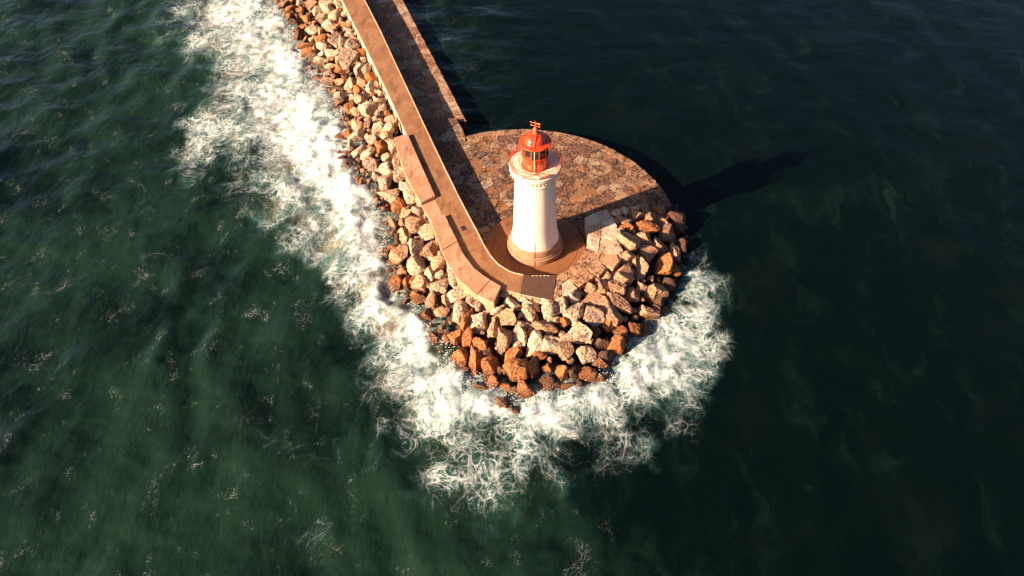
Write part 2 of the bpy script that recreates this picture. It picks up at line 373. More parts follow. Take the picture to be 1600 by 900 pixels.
# foam: centre line and lobes of the white water, in pixels of the photo set on the sea (x, y, radius px, amount)
FO = [(300, 10, 45, .62), (330, 60, 40, .62), (375, 10, 60, 1.), (400, 60, 62, 1.), (440, 100, 60, 1.1), (430, 150, 70, .95), (365, 150, 50, .7), (330, 195, 45, .72), (310, 235, 42, .7), (300, 262, 30, .55),
      (380, 200, 50, .75), (470, 190, 65, 1.15), (420, 240, 55, .7), (500, 240, 55, 1.25), (470, 290, 55, .9), (400, 300, 40, .5), (390, 330, 30, .4), (540, 300, 60, 1.2), (500, 350, 50, .8), (560, 360, 55, 1.15), (455, 340, 40, .55), (520, 400, 45, .72), (575, 420, 45, 1.1),
      (490, 400, 30, .5), (540, 450, 40, .62), (590, 470, 42, 1.05), (560, 500, 36, .5), (620, 510, 45, 1.1), (590, 545, 35, .55), (650, 540, 40, 1.1), (640, 580, 45, .85), (690, 590, 40, 1.1), (600, 600, 42, .46), (660, 630, 45, .62), (700, 640, 48, .95), (740, 630, 40, 1.0), (640, 670, 48, .48), (590, 640, 40, .4),
      (720, 690, 45, .55), (770, 680, 40, .5), (790, 640, 30, .9), (690, 720, 42, .55), (740, 750, 55, .58), (765, 768, 40, .5), (715, 770, 38, .42), (800, 730, 48, .52), (830, 680, 50, .72), (850, 640, 42, 1.0), (880, 630, 40, 1.0), (900, 660, 45, .7), (940, 625, 42, .95), (870, 720, 50, .5), (940, 690, 48, .52), (990, 600, 45, .95),
      (1000, 650, 45, .5), (1030, 570, 45, 1.0), (1060, 530, 42, 1.0), (1060, 610, 42, .55), (1060, 670, 38, .48), (1000, 700, 42, .46), (1090, 560, 38, .6), (1090, 500, 40, .85), (1115, 520, 34, .6), (1080, 455, 34, .75), (1110, 450, 34, .5), (1090, 410, 28, .5), (1075, 375, 24, .4), (1050, 332, 18, .75), (1085, 340, 26, .3), (1120, 420, 30, .25),
      (178, 366, 17, .8), (180, 358, 12, .6), (318, 388, 16, .6), (345, 378, 14, .45), (95, 395, 16, .4), (125, 372, 18, .42), (20, 300, 25, .35), (250, 412, 16, .4), (262, 462, 12, .4), (218, 145, 12, .35), (100, 172, 10, .35), (190, 70, 18, .3), (255, 85, 15, .33), (780, 180, 14, .35), (757, 205, 12, .45),
      (215, 605, 12, .45), (525, 715, 10, .45), (400, 732, 22, .36), (440, 735, 22, .36), (500, 830, 30, .36), (450, 830, 15, .35), (345, 875, 10, .4), (5, 740, 14, .5), (45, 725, 12, .4), (25, 790, 16, .4), (240, 700, 10, .2), (270, 715, 10, .3), (490, 640, 18, .28), (460, 690, 22, .3), (1290, 770, 26, .3), (1275, 640, 25, .22), (1140, 660, 20, .24), (1380, 720, 20, .2), (620, 800, 20, .2)]
cov = np.zeros(len(NP_)); halo = np.zeros(len(NP_))
wx = fbm(N3*0.11, 4)*3.0; wy = fbm(N3*0.11+40, 4)*3.0
WP = NP_+np.stack([wx, wy], 1)
for x, y, r, a in FO:
    if r > 26: a = a*1.02
    c0 = at(x, y, 0)[:2]; rx = abs(at(x+r, y, 0)[0]-c0[0]); ry = abs(at(x, y-r, 0)[1]-c0[1])
    d = ((WP[:, 0]-c0[0])/rx)**2+((WP[:, 1]-c0[1])/ry)**2
    b_ = (a if r > 26 else a*.45)*np.exp(-d*0.8); cov = np.maximum(cov, b_)+0.03*np.minimum(cov, b_)
    if r > 20: halo = np.maximum(halo, a*np.exp(-d*0.38))
    cov = np.minimum(cov, 1.25)
west = smooth(18, -30, NP_[:, 0]+0.25*NP_[:, 1])                     # the open, weather side lies to the west
streak = fbm(np.c_[NP_@np.array([.86, -.5])*0.055, NP_@np.array([.5, .86])*0.16, 0*wx]+9, 4)
cov = np.maximum(cov, (0.04+0.13*west)*smooth(0.15, 0.6, streak)+0.05*west)
turb = np.clip(0.50*west+0.42*fbm(N3*0.035+3, 4)*(0.45+west)+0.03+0.07*west+0.2*fbm(N3*0.12+5, 3)*west, 0.16*west, 1)
sheltered = 1-0.75*smooth(-8, 14, NP_[:, 0]+0.15*(NP_[:, 1]))
ph = NP_@np.array([.93, .36]); ph2 = NP_@np.array([.75, -.66]); ph3 = NP_@np.array([.98, .10])
w1 = fbm(N3*0.03+11, 2)*3
zz = 0.20*np.sin(ph*0.42+w1*1.7)+0.10*np.sin(ph2*0.63+w1*2.1+1)+0.06*np.sin(ph3*1.05+w1*2.6+2)+0.34*fbm(N3*np.array([.10, .18, 1])+2, 4, .5)
zz = zz*sheltered
wind_near = np.exp(-(dT/7.0)**2)*smooth(.5, 1.1, cov)
zz = zz*(1-0.55*np.exp(-(dT/3.5)**2))+wind_near*(0.30+0.25*west+(0.40+0.2*west)*fbm(N3*0.25+21, 4)) + np.clip(cov-.35, 0, 1)*0.16*fbm(N3*0.7+31, 3)
Z = np.zeros(len(SP)); Z[near] = zz
def full(a):
    o = np.zeros(len(SP)); o[near] = a; return o
TB = np.full(len(SP), .2); TB[near] = turb
me = bpy.data.meshes.new('sea'); ny, nx = gx.shape
V = np.c_[SP, Z].astype(np.float32)
me.vertices.add(len(V)); me.vertices.foreach_set('co', V.ravel())
ii = (np.arange(ny-1)[:, None]*nx+np.arange(nx-1)[None]).ravel()
Q = np.stack([ii, ii+1, ii+nx+1, ii+nx], 1).astype(np.int32)
me.loops.add(Q.size); me.loops.foreach_set('vertex_index', Q.ravel()); me.polygons.add(len(Q))
me.polygons.foreach_set('loop_start', np.arange(0, Q.size, 4, dtype=np.int32)); me.polygons.foreach_set('use_smooth', np.ones(len(Q), bool))
me.update(calc_edges=True)
for nm, arr in (('foam', full(cov)), ('halo', full(halo)), ('turbid', TB)):
    at_ = me.attributes.new(nm, 'FLOAT', 'POINT'); at_.data.foreach_set('value', arr.astype(np.float32))
sea = bpy.data.objects.new('sea_water', me); C.objects.link(sea)
tag(sea, 'dark green sea with white foam round the breakwater', None, kind='structure')

t = NT('sea_water'); p = t.pos()
def attr(n): return t.n('ShaderNodeAttribute', attribute_name=n).outputs['Fac']
fo, ha, tu = attr('foam'), attr('halo'), attr('turbid')
def warp(v, s, det, amp, o=(0, 0, 0)):
    return t.vmath('ADD', v, t.vmath('SCALE', t.vmath('SUBTRACT', t.noise(t.vmath('ADD', v, o), s, det, 0.55, color=True), (0.5, 0.5, 0.5)), scale=amp))
q0 = warp(t.vmath('MULTIPLY', p, (1.0, 0.85, 1.0)), 0.14, 2, 6.0)
q = warp(q0, 0.6, 2, 1.2, (13, 5, 3)); qf = warp(q, 1.8, 3, 0.30, (3, 55, 1))
clump = t.noise(q0, 0.24, 4, 0.6); grain = t.noise(qf, 2.6, 4, 0.7)
cc = t.math('MULTIPLY', fo, t.math('ADD', 1.0, t.math('MULTIPLY', t.math('SUBTRACT', clump, 0.5), 2.4)))
def gate(lo, hi): return t.ramp(cc, lo, hi)
def threads(vec, s, w):
    d = t.math('ABSOLUTE', t.math('SUBTRACT', t.noise(vec, s, 2, 0.5), 0.5)); return t.ramp(d, 0.0, w, 1, 0)
def cells(vec, s, w): return t.ramp(t.vor(vec, s, 'DISTANCE_TO_EDGE'), 0.0, w, 1, 0)
wide = t.ramp(cc, 0.2, 1.0, 0.5, 2.4, False)
t1 = t.math('MULTIPLY', cells(q, 0.30, t.math('MULTIPLY', wide, 0.050)), t.ramp(cc, 0.17, 0.70, 0.0, 0.72))
t2 = t.math('MULTIPLY', cells(t.vmath('ADD', qf, (31, 17, 5)), 0.75, t.math('MULTIPLY', wide, 0.085)), gate(0.34, 0.7))
t4 = t.math('MULTIPLY', cells(t.vmath('ADD', qf, (3, 29, 50)), 1.5, t.math('MULTIPLY', wide, 0.075)), gate(0.5, 0.95))
t3 = t.math('MULTIPLY', threads(t.vmath('ADD', qf, (7, 71, 9)), 1.7, t.math('MULTIPLY', wide, 0.030)), gate(0.2, 0.75))
patchy = t.ramp(t.noise(t.vmath('ADD', q0, (61, 8, 2)), 0.16, 3, 0.6), 0.36, 0.58, 0.25, 1.0)
lace = t.math('MULTIPLY', patchy, t.math('MULTIPLY', t.math('MAXIMUM', t.math('MAXIMUM', t1, t2), t.math('MAXIMUM', t3, t.math('MULTIPLY', t4, 0.8))), t.ramp(grain, 0.32, 0.60, 0.1, 1.0)))
body_n = t.noise(t.vmath('ADD', qf, (17, 3, 40)), 0.55, 6, 0.68)
body = t.ramp(t.math('ADD', fo, t.math('ADD', t.math('MULTIPLY', t.math('SUBTRACT', body_n, 0.5), 2.1), t.math('MULTIPLY', t.math('SUBTRACT', grain, 0.5), 0.6))), 0.60, 1.22)
fleck = t.math('MULTIPLY', threads(t.vmath('ADD', qf, (5, 9, 80)), 2.2, 0.018), t.math('MULTIPLY', t.ramp(t.noise(q0, 0.30, 4, 0.65), 0.56, 0.72), t.ramp(tu, 0.14, 0.6, 0.0, 0.6)))
lace = t.math('MAXIMUM', lace, fleck)
crisp = t.math('MAXIMUM', t.math('MULTIPLY', body, t.ramp(grain, 0.2, 0.6, 0.72, 1.0)), lace)
milky = t.math('MULTIPLY', t.ramp(t.math('ADD', t.math('ADD', t.math('MULTIPLY', ha, 0.45), t.math('MULTIPLY', fo, 0.55)), t.math('MULTIPLY', t.math('SUBTRACT', clump, 0.5), 1.3)), 0.26, 1.2), 0.85)
n_lo = t.noise(p, 0.09, 4, 0.6, 0.6); n_md = t.noise(t.vmath('MULTIPLY', q0, (1.0, 0.6, 1.0)), 0.22, 6, 0.66, 0.6)
tq = t.math('ADD', tu, t.math('MULTIPLY', t.math('SUBTRACT', n_md, 0.5), 1.7), clamp=True)
col = t.mix(t.ramp(tq, 0.05, 0.95), (0.0007, 0.0038, 0.0036), (0.0066, 0.0225, 0.0140))
col = t.mix(t.math('MULTIPLY', t.ramp(n_lo, 0.5, 0.72), 0.2), col, (0.006, 0.009, 0.0055))
col = t.mix(milky, col, (0.045, 0.155, 0.145))
xs = t.n('ShaderNodeSeparateXYZ'); t.set(xs.inputs[0], p)
silt = t.math('MULTIPLY', t.math('MULTIPLY', t.ramp(xs.outputs[0], -8, -20), t.ramp(ha, 0.5, 1.0)), t.ramp(t.noise(p, 0.2, 3), 0.42, 0.62))
col = t.mix(t.math('MULTIPLY', silt, 0.55), col, (0.22, 0.175, 0.11))
fcol = t.mix(t.ramp(t.noise(qf, 0.7, 6, 0.72), 0.40, 0.68), (0.63, 0.72, 0.77), (0.36, 0.46, 0.50))
col = t.mix(crisp, col, fcol)
h = t.math('MULTIPLY', t.noise(t.vmath('MULTIPLY', p, (1.0, 0.55, 1.0)), 0.6, 6, 0.6), t.ramp(xs.outputs[0], -15, 20, 0.9, 0.10))
M['sea'] = t.done(col, t.ramp(crisp, 0, 1, 0.16, 0.95), t.bump(h, 0.5, 0.5), **{'IOR': 1.333, 'Specular IOR Level': 0.36})
me.materials.append(M['sea'])

# ------------------------------------------------------------------ quay and round platform with their paving stones
PL = pl([(727, 212), (770, 206), (810, 202), (836, 202), (880, 208), (930, 222), (975, 243), (1010, 268), (1035, 295), (1045, 312)], ZP)[:, :2]
A_ = np.c_[2*PL, np.ones(len(PL))]; qq = np.linalg.lstsq(A_, (PL**2).sum(1), rcond=None)[0]
PC = qq[:2]; PR = math.sqrt(qq[2]+PC@PC)
QE = pl([(729, 189), (709, 151), (689, 111), (664, 67), (642, 24), (629.5, 0)], ZQ)[:, :2]
dq = -dirw[:2]
QE = np.vstack([QE, QE[-1]+dq*7, QE[-1]+dq*90])
wr = RW[:, :2]                                            # right edge of the wall, far to near
def wall_x(y): return float(np.interp(y, wr[::-1, 1], wr[::-1, 0]))
yq0 = QE[0, 1]
# beds the stones lie in
MB().prism([(wall_x(yq0)-1.5, yq0)]+[tuple(p) for p in QE]+[(wall_x(QE[-1, 1])-1.5, QE[-1, 1])], -3.0, ZQ-0.13).build('quay', M['mortar'])
quay = bpy.data.objects['quay']; tag(quay, 'narrow stone paved quay in the shade of the wall', kind='structure')
th = np.linspace(0, 2*math.pi, 128, endpoint=False)
_e = at(1046, 322, ZP)[:2]; _a0 = math.atan2(_e[1]-PC[1], _e[0]-PC[0]); _k = at(727, 212, ZP)[:2]; _a1 = math.atan2(_k[1]-PC[1], _k[0]-PC[0])
bed = [(PC[0]+(PR-.03)*math.cos(a), PC[1]+(PR-.03)*math.sin(a)) for a in np.linspace(_a0, _a1, 70)]
bed += [(wall_x(y)-1.2, y) for y in (_k[1], 20, 12, 5)]+[(-8.5, -2.5), (-5, -7.5), (2, -9.0), (8, -5.5), (10.5, 0), (12, 5.0)]
platform = MB().prism(ccw(bed), -3.0, ZP-0.135).build('platform', M['mortar'])
tag(platform, 'round stone paved platform under the lighthouse', kind='structure')
jx = at(713, 194, ZP)[:2]; kx = at(727, 212, ZP)[:2]
link = [(wall_x(yq0)-1.0, yq0-0.02), (jx[0], yq0-0.02), (kx[0], kx[1]), (kx[0]+0.5, kx[1]-5), (wall_x(20)-1, 18.0)]
MB().prism(link, -3.0, ZP-0.138).build('platform_joint', M['mortar'], platform)

def seeds_in(conv, dmin, dmax, tries, sd_):
    rg = np.random.default_rng(sd_); conv = np.asarray(conv); lo, hi = conv.min(0), conv.max(0); out, rad = [], []
    cand = rg.uniform(lo, hi, (tries, 2)); cand = cand[in_poly(cand, conv)]
    for c in cand:
        r = rg.uniform(dmin, dmax)
        if all(np.hypot(*(c-o)) > (r+q)/2 for o, q in zip(out, rad)): out.append(c); rad.append(r)
    return np.array(out)
def lay(cells, z, mat, parent, joint=0.03, name='paving_stone', jit=0.035):
    for P in cells:
        P = ccw(P)
        if area(P) < 0.10: continue
        I = inset(P, joint)
        if area(I) < 0.05: continue
        c = I.mean(0); gxy = RNG.normal(0, 0.010, 2); dz = RNG.uniform(-jit, jit)
        # break the straight edges a little
        Q = []
        for i in range(len(I)):
            a, b = I[i], I[(i+1) % len(I)]; Q.append(a)
            if np.hypot(*(b-a)) > 0.9: Q.append((a+b)/2+RNG.normal(0, 0.05, 2))
        Q = np.array(Q); zt = [z+dz+float((p-c)@gxy) for p in Q]
        MB().prism([tuple(p) for p in Q], z-0.18, zt, 0.045).build(name, mat, parent)
# quay stones
ylim = at(600, -8, ZQ)[1]
qs = [p for p in QE if p[1] < ylim+4]; qs = np.array(qs)
ytop = qs[-1][1]
conv = ccw([(wall_x(yq0)-0.05, yq0)]+[tuple(p) for p in qs]+[(wall_x(ytop)-0.05, ytop)])
hullq = ccw([(wall_x(yq0)-0.05, yq0), tuple(qs[0]), tuple(qs[-1]), (wall_x(ytop)-0.05, ytop)])
lay(voronoi(seeds_in(hullq, 1.25, 2.5, 9000, 3), hullq), ZQ, M['quay'], quay)
MB().prism([(wall_x(ytop)-1, ytop+.02), tuple(qs[-1]+np.array([0, .02])), tuple(QE[-1]), (wall_x(QE[-1, 1])-1, QE[-1, 1])], ZQ-0.125, ZQ).build('far_pavement', M['quay'], quay)
# coping ring of the platform: dressed stones along the harbour edge
def depth(a): return 1.75*(1-smooth(math.radians(44), math.radians(60), np.array([a]))[0]) if a > -1 else 0
a_end = math.atan2(kx[1]-PC[1], kx[0]-PC[0]); a = math.radians(38); arcs = []
while a < a_end-0.01:
    w = RNG.uniform(0.07, 0.12); arcs.append((a, min(a+w, a_end))); a += w
for a0, a1 in arcs:
    k = np.linspace(a0+.0015, a1-.0015, 4); ri = PR-1.3+RNG.uniform(-.08, .08); ro = PR+RNG.uniform(-.04, .05)
    P = [(PC[0]+ro*math.cos(v), PC[1]+ro*math.sin(v)) for v in k]+[(PC[0]+ri*math.cos(v), PC[1]+ri*math.sin(v)) for v in k[::-1]]
    MB().prism(ccw(P), ZP-0.5, ZP+RNG.uniform(-.01, .03), 0.04).build('coping_stone', M['coping'], platform)
_b = math.radians(38)
while _b > _a0+.02:                                       # rougher edge stones towards the rocks
    w = RNG.uniform(0.045, 0.11); b0 = max(_b-w, _a0)
    k = np.linspace(b0+.001, _b-.001, 4); ri = PR-1.3+RNG.uniform(-.06, .06)
    P = [(PC[0]+(PR+RNG.uniform(-.12, .06))*math.cos(v), PC[1]+(PR+RNG.uniform(-.12, .06))*math.sin(v)) for v in k]+[(PC[0]+ri*math.cos(v), PC[1]+ri*math.sin(v)) for v in k[::-1]]
    MB().prism(ccw(P), ZP-0.5, ZP+RNG.uniform(-.04, .02), 0.04).build('coping_stone', M['pave'], platform); _b = b0
ring = [(PC[0]+(PR-1.3)*math.cos(v), PC[1]+(PR-1.3)*math.sin(v)) for v in np.linspace(0, 2*math.pi, 96, endpoint=False)]
ring = ccw(ring)
sp = seeds_in(ring, 0.95, 2.3, 24000, 5)
wallpoly = np.vstack([LW[:, :2], RW[::-1, :2]])
rim_out = pl([(863, 470), (885, 461), (905, 445), (930, 432), (947, 419.5), (968, 408), (974, 395), (965, 356), (957, 339)], ZW)[:, :2]
def keep(P):
    c = P.mean(0)[None]
    if np.hypot(*c[0]) < 5.6: return False
    if in_poly(c, MOUND[:, :2])[0] and dist_line(c, WL)[0][0] > 2.0: return False
    if c[0, 1] < -1.0: return False
    d = float(c[0, 0]-wall_x(c[0, 1]))
    return d > -1.2
lay([P for P in voronoi(sp, ring) if keep(P)], ZP, M['pave'], platform)
lk = ccw(link); lay(voronoi(np.array([np.array(link).mean(0)+RNG.normal(0, 1.4, 2) for _ in range(9)]), lk), ZP+.02, M['pave'], platform)

# tower apron: round concrete floor
apron = MB().lathe([(7.35, 1.5), (7.35, ZR-.03), (7.30, ZR), (6.30, ZR)], 96, cap=False).build('apron', M['apron'])
tag(apron, 'round ochre concrete floor ringing the foot of the lighthouse', kind='structure')
t = apron
MB().lathe([(6.27, 1.6), (6.27, ZR-.012), (6.24, ZR+.012), (3.5, ZR+.03)], 96, cap=False).build('inner_floor', M['apron'], apron)

# ------------------------------------------------------------------ sea wall: body, walkway slabs, parapets, masonry rim
wall = empty('sea_wall', (float(L0[6][0]), float(L0[6][1]), 0))
inv = Matrix.Translation(-Vector(wall.location))
def wpart(mb, name, mat, sm=False):
    o = mb.build(name, mat, wall, sm); o.matrix_parent_inverse = inv; return o
tag(wall, 'long concrete sea wall with a walkway on top curling round the lighthouse', 'sea wall')
inner = pl([(817.8, 429.3), (837.4, 431), (857, 431), (870, 428.6), (886.4, 420.8), (900, 410.7), (906.5, 404), (913, 394), (917, 383.7), (918.3, 373), (917.6, 362), (914, 340)], ZW)[:, :2]
outer = pl([(813, 458.6), (838, 463.8), (863, 468.8)], ZW)[:, :2]
mb = MB(); n = len(LW); v, f = [], []
for i in range(n):
    batter = 0.22
    nrm = np.array([dirw[1], -dirw[0]])
    l, r = LW[i, :2], RW[i, :2]; d = (l-r)/np.hypot(*(l-r))
    v += [(*(l+d*0.30), -2.0), (*l, ZW-.13), (*r, ZW-.13), (*r, -2.0)]
for i in range(n-1):
    b = 4*i; f += [(b, b+4, b+5, b+1), (b+1, b+5, b+6, b+2), (b+2, b+6, b+7, b+3)]
f += [(0, 1, 2, 3), (4*n-1, 4*n-2, 4*n-3, 4*n-4)]
mb.add(v, f)
wpart(mb, 'wall_body', M['wallface'])
core = ccw([tuple(p) for p in inner]+[tuple(p) for p in rim_out[::-1]]+[tuple(p) for p in outer[::-1]])
wpart(MB().prism([tuple(p) for p in core], -2.0, ZW-.16), 'rim_body', M['rim'])
# walkway slabs
def cut(A, n_):
    return [A[0]+(A[1]-A[0])*k/n_ for k in range(n_+1)]
for i in range(len(LW)-1):
    ln = np.linalg.norm(LW[i+1]-LW[i]); vis = i >= 3
    k = max(1, int(round(ln/(4.2 if i < 12 else 3.0)))) if vis else 1
    for a, b, c_, d in zip(cut(LW[i:i+2], k)[:-1], cut(LW[i:i+2], k)[1:], cut(RW[i:i+2], k)[:-1], cut(RW[i:i+2], k)[1:]):
        u = (b-a)/np.linalg.norm(b-a)*0.008; e = (c_-a)/np.linalg.norm(c_-a)*0.015
        P = ccw([(a+u-e)[:2], (b-u-e)[:2], (d-u-e*1.0)[:2], (c_+u-e*1.0)[:2]])
        wpart(MB().prism([tuple(p) for p in P], ZW-.127, ZW+RNG.uniform(-.006, .006), 0.012), 'walkway_slab', M['walk'])
# narrow raised lip along the harbour edge
mb = MB()
for i in range(3, len(RW)-1):
    a, b = RW[i], RW[i+1]; da = (LW[i]-RW[i]); da = da/np.linalg.norm(da); db = LW[i+1]-RW[i+1]; db = db/np.linalg.norm(db)
    P = ccw([a[:2]+da[:2]*.13, b[:2]+db[:2]*.13, b[:2]-db[:2]*.02, a[:2]-da[:2]*.02]); mb.prism([tuple(p) for p in P], ZW-.10, ZW+.07)
wpart(mb, 'edge_lip', M['wallface'])
# patch of darker concrete closing the walkway, and a row of small white marks
patch = ccw([tuple(inner[0]), tuple(inner[1]), tuple(inner[2]), tuple(inner[3]), tuple(outer[2]), tuple(outer[1]), tuple(outer[0])])
wpart(MB().prism([tuple(p) for p in inset(patch, .01)], ZW-.15, ZW+.003, 0.01), 'concrete_patch', M['patch'])
for x in (832.5, 838.5, 845, 851, 856.5):
    c = at(x, 431.0, ZW); wpart(MB().box((c[0], c[1]+.02, ZW+.012), (.36, .09, .03)), 'edge_mark', M['wallface'])
# parapet blocks outside the walkway
def block(px, z0, z1, name, mat, bev=.035):
    P = pl(px, z1)[:, :2]; return wpart(MB().prism([tuple(p) for p in ccw(P)], z0, z1, bev), name, mat)
block([(615.6, 215), (636.8, 208.6), (656, 252.5), (680, 305.5), (658, 316.5), (648, 300), (635.8, 277), (626.4, 252)], 1.5, ZPAR, 'parapet', M['parapet'])
block([(659, 321), (680.3, 311), (694, 339.5), (673, 345)], 1.5, ZW-.02, 'parapet_step', M['parapet'])
block([(672.5, 343), (694.4, 334.5), (711.0, 368.6), (714.5, 376), (690.5, 390.5), (683, 371)], 1.5, ZPAR, 'parapet', M['parapet'])
block([(691, 391.8), (715, 377), (723.9, 396.5), (739.9, 418), (756, 430.6), (766, 437), (744.5, 460), (739.6, 457.2), (718, 438), (702, 415)], 1.5, ZPAR, 'parapet', M['parapet'])
block([(745.3, 460.4), (766.8, 437.5), (782.8, 447), (771.6, 472.5), (758, 467.5)], 1.5, ZPAR, 'parapet', M['parapet'])
for x, y in ((635, 258), (658, 308.5), (686, 371), (717, 427), (767, 467.5)):
    c = at(x, y, ZPAR); wpart(MB().lathe([(.34, ZPAR-.1), (.34, ZPAR+.008), (.30, ZPAR+.012)], 20, (c[0], c[1])), 'filled_hole', M['plinth'])
c = pl([(719.5, 354.5), (726, 352), (730, 358.3), (723, 361.2)], ZW)[:, :2]
wpart(MB().prism([tuple(p) for p in ccw(c)], ZW-.1, ZW+.012), 'drain_hole', M['hole'])  # flat plate, the dark inside of the hole is its colour
c = at(754, 374, ZW); wpart(MB().box((c[0]+.25, c[1], ZW-.05), (.5, .45, .16), .3), 'edge_notch', M['hole'])  # solid box coloured black for the dark of the notch
# masonry stones of the rim, each its own piece
RS = {'A': ([(285, 155), (380, 110), (425, 195), (310, 230)], 'rim_pale'), 'B': ([(380, 110), (465, 88), (515, 155), (425, 195)], 'rim_pale'),
      'C': ([(308, 232), (425, 197), (420, 325), (312, 290)], 'rim'), 'D': ([(425, 197), (515, 157), (555, 230), (550, 340), (420, 323)], 'rim_pale'),
      'E': ([(312, 290), (415, 327), (395, 450), (296, 405)], 'rim_pale'), 'F': ([(420, 325), (550, 342), (605, 430), (580, 460), (395, 452)], 'rim'),
      'G': ([(298, 408), (420, 455), (405, 500), (300, 530), (246, 497)], 'rim_orange'), 'H': ([(420, 457), (545, 455), (575, 520), (520, 585), (405, 520)], 'rim'),
      'I': ([(246, 498), (300, 530), (290, 575), (140, 592)], 'rim_orange'), 'J': ([(300, 530), (403, 502), (462, 580), (400, 650), (290, 580)], 'rim_orange'),
      'K': ([(140, 594), (290, 577), (370, 645), (240, 730), (150, 664)], 'rim_orange'), 'L': ([(58, 630), (136, 594), (150, 664), (90, 702), (98, 800), (22, 835)], 'rim_orange'),
      'M': ([(95, 702), (155, 672), (228, 740), (135, 808), (98, 800)], 'rim_pale')}
for k, (P, m) in RS.items():
    W = ccw(pl([(860+x/5.295, 310+y/5.295) for x, y in P], ZW)[:, :2]); W = inset(W, .025)
    Q = []
    for i in range(len(W)):
        a, b = W[i], W[(i+1) % len(W)]; Q += [a, a+(b-a)*.35+RNG.normal(0, .035, 2), a+(b-a)*.7+RNG.normal(0, .035, 2)]
    zt = [ZW+RNG.uniform(-.03, .05) for _ in Q]
    wpart(MB().prism([tuple(p) for p in Q], ZW-1.2, zt, .06), 'masonry_stone', M[m])
# dressed face stones under the outer edge of the patch
for x0, x1 in ((790, 800), (801, 816), (817, 832), (833.5, 862)):
    a, b = at(x0, np.interp(x0, [784, 817, 863], [451, 460, 469]), ZW), at(x1, np.interp(x1, [784, 817, 863], [451, 460, 469]), ZW)
    d = (b-a)[:2]; d /= np.hypot(*d); nn = np.array([d[1], -d[0]])
    P = ccw([a[:2]+d*.03+nn*.02, b[:2]-d*.03+nn*.02, b[:2]-d*.06+nn*.22, a[:2]+d*.06+nn*.25])
    wpart(MB().prism([tuple(p) for p in P], ZW-1.1, ZW-.28, .06), 'masonry_stone', M['rim'])

# ------------------------------------------------------------------ lighthouse
lh = empty('lighthouse', (0, 0, ZR))
linv = Matrix.Translation((0, 0, -ZR))
def lpart(mb, name, mat, parent=None, sm=False):
    o = mb.build(name, mat, parent or lh, sm)
    if parent is None: o.matrix_parent_inverse = linv
    return o
def autosmooth(o, ang=35):
    me_ = o.data; bm = bmesh.new(); bm.from_mesh(me_)
    for e_ in bm.edges:
        e_.smooth = len(e_.link_faces) == 2 and e_.calc_face_angle(0) < math.radians(ang)
    for f_ in bm.faces: f_.smooth = True
    bm.to_mesh(me_); bm.free(); return o
tag(lh, 'round white lighthouse with an orange-red lantern, dome and gallery railing', 'lighthouse')
pln = autosmooth(lpart(MB().lathe([(4.05, 2.5), (4.05, 3.42), (3.98, 3.50), (3.82, 3.52), (3.80, 3.60)], 96), 'plinth', M['plinth']))
autosmooth(lpart(MB().lathe([(3.80, 3.56), (3.84, 3.66), (3.78, 3.78), (3.66, 3.86), (3.60, 4.72), (3.54, 4.86), (3.30, 4.95)], 96), 'moulding', M['plinth'], pln))
prof = [(3.42, 4.80), (3.40, 5.05), (3.28, 5.6), (3.16, 6.4), (3.08, 7.4)]+[(3.08-(z-7.4)/8.6*.36, z) for z in np.linspace(8.2, 16.0, 9)]
autosmooth(lpart(MB().lathe(prof, 96), 'tower_shaft', M['white']))
autosmooth(lpart(MB().lathe([(2.70, 15.9), (2.84, 16.0), (2.86, 16.25), (2.76, 16.32), (2.78, 16.7), (2.92, 17.0), (3.12, 17.2)], 96), 'cornice', M['cream']))
gal = autosmooth(lpart(MB().lathe([(3.05, 17.18), (3.36, 17.36), (3.42, 17.5), (3.44, 17.98), (3.36, 18.08), (1.0, 18.10)], 96), 'gallery', M['cream']))
for k in range(40):
    a = 2*math.pi*k/40
    lpart(MB().box((3.10*math.cos(a), 3.10*math.sin(a), 17.10), (.5, .16, .22), a), 'bracket', M['cream'], gal)
rail = lpart(MB().tube([(3.32*math.cos(2*math.pi*k/72), 3.32*math.sin(2*math.pi*k/72), 19.15) for k in range(72)], .045, 6, True), 'railing', M['red'])
for z in (18.25, 18.7):
    lpart(MB().tube([(3.32*math.cos(2*math.pi*k/72), 3.32*math.sin(2*math.pi*k/72), z) for k in range(72)], .022, 5, True), 'rail_bar', M['red'], rail)
for k in range(96):
    a = 2*math.pi*k/96; thick = k % 8 == 0
    lpart(MB().tube([(3.32*math.cos(a), 3.32*math.sin(a), 18.06), (3.32*math.cos(a), 3.32*math.sin(a), 19.15)], .04 if thick else .016, 5), 'baluster', M['red'], rail)
drum = autosmooth(lpart(MB().lathe([(1.86, 18.08), (1.84, 18.2), (1.72, 18.26), (1.70, 19.82), (1.76, 19.86), (1.76, 19.96), (1.60, 19.98)], 64), 'lantern_base', M['red']))
for a in (-2.0, -1.2):
    lpart(MB().box((1.72*math.cos(a), 1.72*math.sin(a), 18.75), (.1, .55, .8), a), 'hatch', M['redfade'], drum)
win = lpart(MB().lathe([(1.52, 19.9), (1.52, 21.75)], 10), 'lantern_room', M['iron'])
for k in range(10):
    a0, a1 = 2*math.pi*(k+.05)/10, 2*math.pi*(k+.95)/10
    c0 = (1.57*math.cos(a0), 1.57*math.sin(a0)); c1 = (1.57*math.cos(a1), 1.57*math.sin(a1))
    m_ = MB(); i0, i1 = (c0[0]*.985, c0[1]*.985), (c1[0]*.985, c1[1]*.985)
    m_.prism([c0, c1, i1, i0], 20.0, 21.72); lpart(m_, 'window_pane', M['glass'], win)
    am = 2*math.pi*k/10
    lpart(MB().tube([(1.63*math.cos(am), 1.63*math.sin(am), 19.92), (1.63*math.cos(am), 1.63*math.sin(am), 21.8)], .055, 6), 'mullion', M['redfade'], win)
